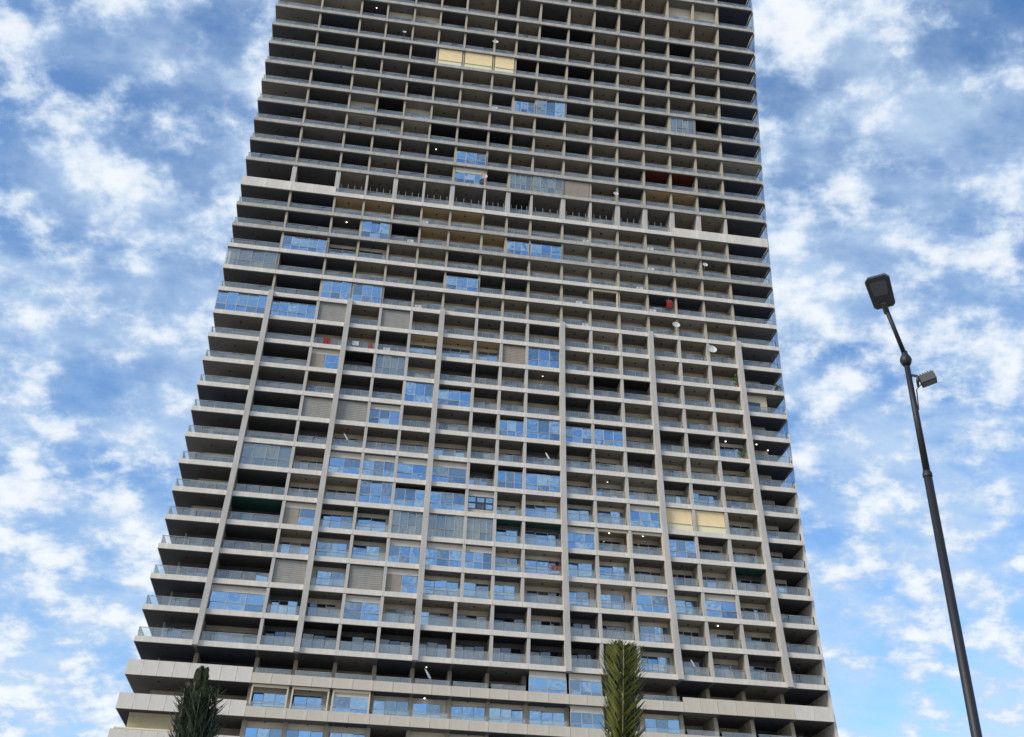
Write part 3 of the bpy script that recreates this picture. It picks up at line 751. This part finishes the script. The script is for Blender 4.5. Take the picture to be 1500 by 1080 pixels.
for j in range(5): obox(m, F1+fx*(-.06+.04*j)+fz*.082, fx, fy, fz, .007, .07, .018, 'flood_grey')
m.build('cooling_fins', fb, F1)
m = MB(); m.tube([F0+Vector((0, 0, .14)), F0+side*.12+Vector((0, 0, .09)), F1-fx*.12+fz*.02], .022, 'lamp_grey', 8); m.tube([F1-fx*.14-fy*.11, F1-fx*.14+fy*.11], .02, 'lamp_grey', 8); m.build('bracket', fl, F1)

# ------------------------------------------------------------------ palms with tied-up fronds
def frond(t, base, tip, bend, wid, facing, n, leafm, rachm, rs, start=.25, cut=1.0, up_=.62, name='frond', hw0=.017, ztop=None):
    """base, tip: ends of the rachis; facing: direction the blade faces; leaflets sweep upwards"""
    base, tip = Vector(base), Vector(tip); ax = (tip-base); L = ax.length; T = ax.normalized()
    face = (facing-T*facing.dot(T)).normalized(); sd = T.cross(face).normalized()
    pos = lambda u: base+ax*u+face*bend*math.sin(u*math.pi*.5)**2
    m = MB(); m.tube([pos(u/8*cut) for u in range(9)], [.022*(1-.75*u/8)+.004 for u in range(9)], rachm, 6); fr = m.build(name, t, base, smooth=True)
    m = MB()
    for i in range(n):
        u = start+(cut-start)*(i+.5)/n
        for s_ in (-1, 1):
            p = pos(u+rs.uniform(-.004, .004)); ln = wid*(1.15-.35*abs(u-.55))*rs.uniform(.82, 1.12)
            uq = up_+rs.gauss(0, .07); d = (sd*s_*(1-uq)+T*uq+face*rs.uniform(-.22, .30)).normalized()
            if rs.random() < .06: continue
            tipd = (d+T*.35*rs.random()-face*rs.uniform(-.1, .35)).normalized()
            mid = p+d*ln*.5; end = p+d*ln*.55+tipd*ln*.5
            zlim = (ztop or base.z+L*cut)+rs.uniform(-.02, .04)
            if p.z > zlim: continue
            if end.z > zlim: end = p+(end-p)*max(.25, (zlim-p.z)/(end.z-p.z+1e-6))*rs.uniform(.9, 1.0); mid = (p+end)/2
            wv = (face*rs.uniform(.2, .9)+T*.5-d*.3).normalized(); hw_ = hw0*rs.uniform(.8, 1.3)
            wv = wv-d*wv.dot(d); wv.normalize()
            m.poly([p-wv*hw_*.5, p+wv*hw_*.5, mid+wv*hw_, mid-wv*hw_], leafm)
            m.poly([mid-wv*hw_, mid+wv*hw_, end], leafm)
    m.build('leaflets', fr, base)
def palm_base(azd, r, label, trunk_top):
    a = R(azd); d = Vector((math.sin(a), math.cos(a), 0)); p = d*r; t = thing('palm_tree', p, label, 'palm tree', 'young palms planted in front of the tower')
    m = MB(); n = 26; pts = [p+Vector((.05*math.sin(i*.2), .04*math.sin(i*.15+1), .01+(trunk_top)*i/n)) for i in range(n+1)]
    m.tube(pts, [.24-.05*i/n+(.018 if i % 2 else -.012) for i in range(n+1)], 'bark', 18); m.build('trunk', t, p)
    return t, p, d, Vector((math.cos(a), -math.sin(a), 0))
RP = 24.0
# right palm: a sheaf of fronds tied upright, one broad frond facing the viewer
t, p, d, s = palm_base(14.16, RP, 'tied-up palm with one broad yellow-green frond facing out and trimmed flat top', 5.2)
rs = random.Random(3)
top = 1.6+RP*.3222
frond(t, p-d*.35+Vector((0, 0, 5.1))-s*.10, Vector(p-d*.28+s*.05)+Vector((0, 0, top-.12)), .04, .60, -d+s*.25, 130, 'leaf_green', 'rachis', rs, .10, 1.0, .54, hw0=.019, ztop=top)
frond(t, p-d*.22+Vector((0, 0, 5.1))-s*.20, Vector(p-d*.20-s*.12)+Vector((0, 0, top+.05)), .05, .44, -d-s*.5, 110, 'leaf_dark', 'rachis_dark', rs, .10, .98, .62, hw0=.021, ztop=top)
frond(t, p-d*.20+Vector((0, 0, 5.1))+s*.16, Vector(p-d*.18+s*.26)+Vector((0, 0, top-.3)), .05, .36, -d+s*.6, 80, 'leaf_dark', 'rachis_dark', rs, .10, .98, .58, hw0=.021, ztop=top-.05)
for i in range(10):
    an = i/10*2*math.pi+.3; dirv = (s*math.cos(an)+d*math.sin(an))
    if dirv.dot(-d) > .8: continue
    b0 = p+dirv*.16+Vector((0, 0, 5.0)); e = p+dirv*rs.uniform(.16, .30)+Vector((0, 0, top+.25))
    frond(t, b0, e, .03, .42, dirv*.6-d*.4, 90, 'leaf_green' if rs.random() < .4 else 'leaf_dark', 'rachis_dark', rs, .12, .93, .68, hw0=.022, ztop=top-rs.uniform(0, .06))
# left palm: darker bundle that narrows to a rounded tied head
t, p, d, s = palm_base(-6.95, RP, 'dark green palm with spiky fronds bundled up to a rounded tied head', 5.0)
rs = random.Random(11); top = 1.6+RP*.2812
for i in range(8):
    an = i/8*2*math.pi; dirv = (s*math.cos(an)+d*math.sin(an))
    frond(t, p+dirv*.14+Vector((0, 0, 4.9)), p+dirv*.10+Vector((0, 0, top-.05*(i % 3)))-s*.02, .0, .19, dirv, 140, 'leaf_green' if i % 2 else 'leaf_dark', 'rachis_dark', rs, .1, 1.0, .76, hw0=.026)
for i in range(22):
    an = i/22*2*math.pi+.2; dirv = (s*math.cos(an)+d*math.sin(an)); sp_ = rs.uniform(.18, .40)
    h = top-rs.uniform(.30, .95)
    frond(t, p+dirv*.18+Vector((0, 0, 4.8)), p+dirv*sp_+Vector((0, 0, h)), .06, .38, dirv*.5-d*.5, 55, 'leaf_dark', 'rachis_dark', rs, .15, 1.0, rs.uniform(.46, .66), hw0=.021)
bundle_tie = MB(); bundle_tie.tube([p+Vector((.20*math.cos(q/12*2*math.pi), .20*math.sin(q/12*2*math.pi), top-.55)) for q in range(13)], .012, 'rachis', 5, cap=False)
bundle_tie.build('tie_rope', t, p+Vector((0, 0, top-.55)))
